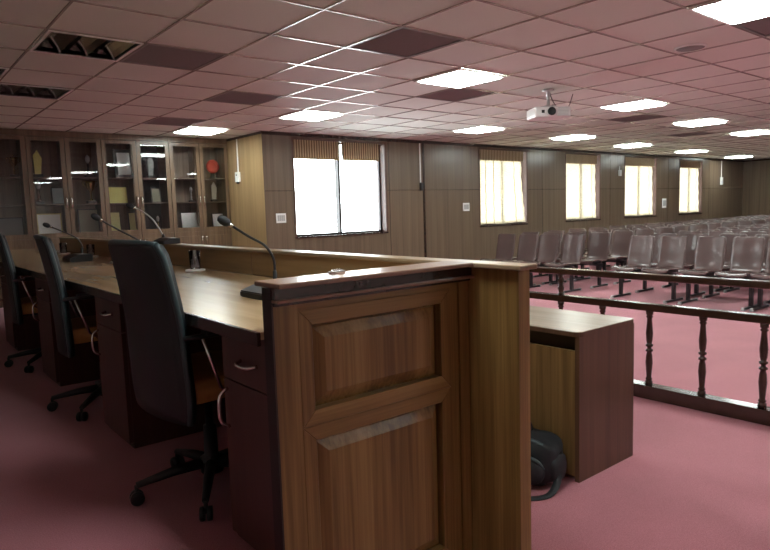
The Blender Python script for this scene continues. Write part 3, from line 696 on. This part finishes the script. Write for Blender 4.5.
# ------------------------------------------------------------------ office chairs
def office_chair():
    t = thing('office_chair', '', 'chair')
    for k in range(5):
        a = 2*PI*k/5+PI-.26; c_, s_ = math.cos(a), math.sin(a)
        f = BM(); tube(f, [(c_*.03, s_*.03, .11), (c_*.15, s_*.15, .10), (c_*.29, s_*.29, .075)], [.024, .02, .013], 8); lg = obj('base_leg', f, M['black'], t)
        f = BM()
        for q in (-1, 1):
            g = BM(); lathe(g, [(.012, -.01), (.026, -.009), (.027, 0), (.026, .009), (.012, .01)], seg=14)
            mm = Matrix.Translation((c_*.29-s_*q*.013, s_*.29+c_*q*.013, .027)) @ Matrix.Rotation(a, 4, 'Z') @ Matrix.Rotation(PI/2, 4, 'X')
            bmesh.ops.transform(g, matrix=mm, verts=g.verts); me = bpy.data.meshes.new('tmp'); g.to_mesh(me); g.free(); f.from_mesh(me); bpy.data.meshes.remove(me)
        tube(f, [(c_*.29, s_*.29, .03), (c_*.29, s_*.29, .075)], .008, 8)
        obj('caster', f, M['black'], lg)
    f = BM(); lathe(f, [(.045, .07), (.045, .13), (.028, .14), (.026, .26), (.016, .262), (.016, .40)], seg=16); obj('gas_lift', f, M['black'], t)
    f = BM(); bx(f, -.12, .12, -.09, .09, .395, .425, bev=.008); bx(f, -.19, -.1, -.04, .04, .395, .415); obj('mechanism', f, M['black'], t)
    f = BM(); g = []
    for i in range(9):
        u = -1+i/4; row = []
        for j in range(9):
            v = -1+j/4; k = 1-.06*(abs(u)**4)*(abs(v)**4)*2
            row.append((.03+.24*u*k, .235*v*k, .47-.025*max(0, u-.5)-.01*u*u))
        g.append(row)
    sheet(f, g, .075); bmesh.ops.bevel(f, geom=[e for e in f.edges if len(e.link_faces) == 2 and e.calc_face_angle(0) > 1], offset=.015, segments=3, affect='EDGES'); obj('seat', f, M['seat_tan'], t, label='tan brown seat cushion')
    f = BM(); g = []; n = 18
    ctr = curve([(-.215, .36), (-.220, .50), (-.226, .60), (-.230, .70), (-.248, .83), (-.270, .95), (-.285, 1.01)], 4)
    for i, p in enumerate(ctr):
        t_ = i/(len(ctr)-1); w = .245-.028*t_**2
        if t_ > .9: w -= .012*((t_-.9)/.1)**2
        if t_ < .12: w -= .02*((.12-t_)/.12)**2
        row = []
        for j in range(11):
            u = -1+j/5; row.append((p[0]+.035*u*u, u*w, p[1]-(.007*u**4 if t_ > .9 else 0)))
        g.append(row)
    sheet(f, g, .035); bk = obj('backrest', f, M['black_fab'], t)
    f = BM(); tube(f, [Vector(r[0])+Vector((-.008, 0, 0)) for r in g] , .012, 8); tube(f, [Vector(r[-1])+Vector((-.008, 0, 0)) for r in g], .012, 8); tube(f, [Vector(q)+Vector((-.008, 0, 0)) for q in g[-1]], .012, 8); obj('edge_highlight', f, M['teal_edge'], bk)  # tubes along the back edges carry the painted highlight
    for s in (-1, 1):
        f = BM(); tube(f, curve([(-.2, s*.245, .675), (-.16, s*.27, .68), (-.05, s*.27, .68), (.08, s*.27, .68)], 5), .010, 8); ar = obj('armrest', f, M['black'], t)
        f = BM(); bx(f, -.14, .10, s*.27-.022, s*.27+.022, .68, .702, bev=.008); obj('arm_pad', f, M['black'], ar)
        f = BM(); tube(f, [(-.15, s*.285, .675), (-.12, s*.285, .58), (-.09, s*.28, .49), (-.03, s*.22, .435)], .007, 8); obj('strut', f, M['chrome'], ar, label='thin chrome arm strut')
    return t
proto = office_chair()
spots = [(.992, 2.36, 4, 'black high-backed office chair nearest the camera, with tan seat'), (1.0, 3.86, -8, 'black high-backed office chair second from the panelled bench end'),
         (1.0, 5.32, -8, 'black high-backed office chair third from the bench end, cut by the left edge')]
for k, (x, y, a, lb) in enumerate(spots):
    o = proto if k == 0 else dup(proto)
    o.location = (x, y, 0); o.rotation_euler = (0, 0, math.radians(a)); o['label'] = lb; o['group'] = 'office chairs along the bench'

# ------------------------------------------------------------------ microphones and glasses
def mic(label, loc, rz, pts, base=(.075, .11, .045), stem=.05):
    """conference microphone: console, gooseneck, head; pts in local coordinates from the console top"""
    t = thing('desk_microphone', label, 'microphone', loc, rz, group='gooseneck microphones')
    bx_, by_, bz_ = base
    f = BM(); prism(f, [(-bx_, 0), (bx_, 0), (bx_, bz_), (-bx_*.2, bz_), (-bx_, bz_*.55)], 'y', -by_, by_); bmesh.ops.bevel(f, geom=f.edges[:], offset=.004, segments=2, affect='EDGES'); bs = obj('console', f, M['black'], t)
    f = BM(); bx(f, -bx_*.1, bx_*.7, -by_*.7, by_*.7, bz_-.0005, bz_+.002); obj('button_plate', f, M['silver'], bs)
    P = curve(pts, 8)
    f = BM(); lathe(f, [(.013, 0), (.013, .008), (.009, .012), (.0085, stem), (.006, stem+.005)], pts[0][0], pts[0][1], 12, z0=pts[0][2]); obj('collar', f, M['black'], t)
    n = len(P); f = BM(); tube(f, P, .0055, 10); obj('gooseneck', f, M['silver'] if 'chrome' in label else M['blackmetal'], t)
    d = (P[-1]-P[-2]).normalized(); e = P[-1]
    f = BM(); tube(f, [e, e+d*.018], .0095, 12); obj('ring', f, M['chrome'], t)
    f = BM(); tube(f, [e+d*.016, e+d*.02, e+d*.032, e+d*.05, e+d*.064, e+d*.070], [.008, .014, .0185, .0185, .014, .005], 14); obj('foam_head', f, M['bag'], t)
    return t
mic('black gooseneck microphone standing nearest the panelled bench end', (1.24, 2.27, .76), 0, [(.065, .06, .045), (.065, .06, .13), (.052, .06, .17), (.02, .06, .21), (-.05, .06, .25), (-.115, .06, .292)])
mic('chrome gooseneck microphone set on top of the partition behind the nearest chair', (1.665, 4.53, .903), math.radians(0), [(-.02, 0, .045), (-.035, .02, .10), (-.075, .05, .18), (-.13, .08, .235), (-.17, .1, .26)], base=(.06, .11, .04), stem=.02)
mic('black gooseneck microphone hidden behind the nearest chair back, only neck and head show', (1.33, 4.0, .76), 0, [(.05, 0, .045), (.04, 0, .13), (-.04, 0, .20), (-.14, 0, .26), (-.24, 0, .325)])
mic('black gooseneck microphone with its console right of the second chair', (1.30, 5.55, .76), 0, [(.06, .1, .045), (.065, .1, .12), (.02, .1, .19), (-.08, .1, .245), (-.15, .1, .28)], base=(.085, .13, .055))
def glass(x, y, label, h=.115):
    t = tag(obj('coaster', (lambda f: (lathe(f, [(.055, 0), (.06, .003), (.06, .009), (.052, .012)], seg=24), f)[1])(BM()), M['white']), label[0], 'coaster', 'white coasters on the bench'); t.location = (x, y, .76)
    g = BM(); lathe(g, [(.028, .0), (.031, .004), (.036, h), (.0335, h), (.029, .012), (.0, .010)], seg=20)
    o = tag(obj('drinking_glass', g, M['tumbler']), label[1], 'glass', 'clear tumblers on the bench'); o.location = (x, y, .772)
glass(1.53, 3.71, ('white coaster under the glass right of the nearest chair', 'clear tumbler on the bench right of the nearest chair'))
glass(1.45, 4.98, ('white coaster just left of the nearest chair back', 'clear tumbler just left of the nearest chair back'), .1)
glass(1.51, 5.97, ('white coaster right of the microphone console by the second chair', 'clear tumbler behind the console by the second chair'), .1)
glass(1.47, 6.80, ('white coaster right beside the second chair back', 'clear tumbler right beside the second chair back'), .1)
t = thing('card_clip', 'small silver clip lying on the cap of the panelled bench end', 'clip', (1.135, 1.63, .905))
f = BM(); bx(f, -.03, .03, -.008, .008, 0, .006, bev=.002); obj('plate', f, M['silver'], t)
f = BM(); tube(f, [(-.026, -.006, .007), (-.01, .006, .010), (.012, -.004, .010), (.027, .006, .007)], .002, 6); obj('wire', f, M['chrome'], t)
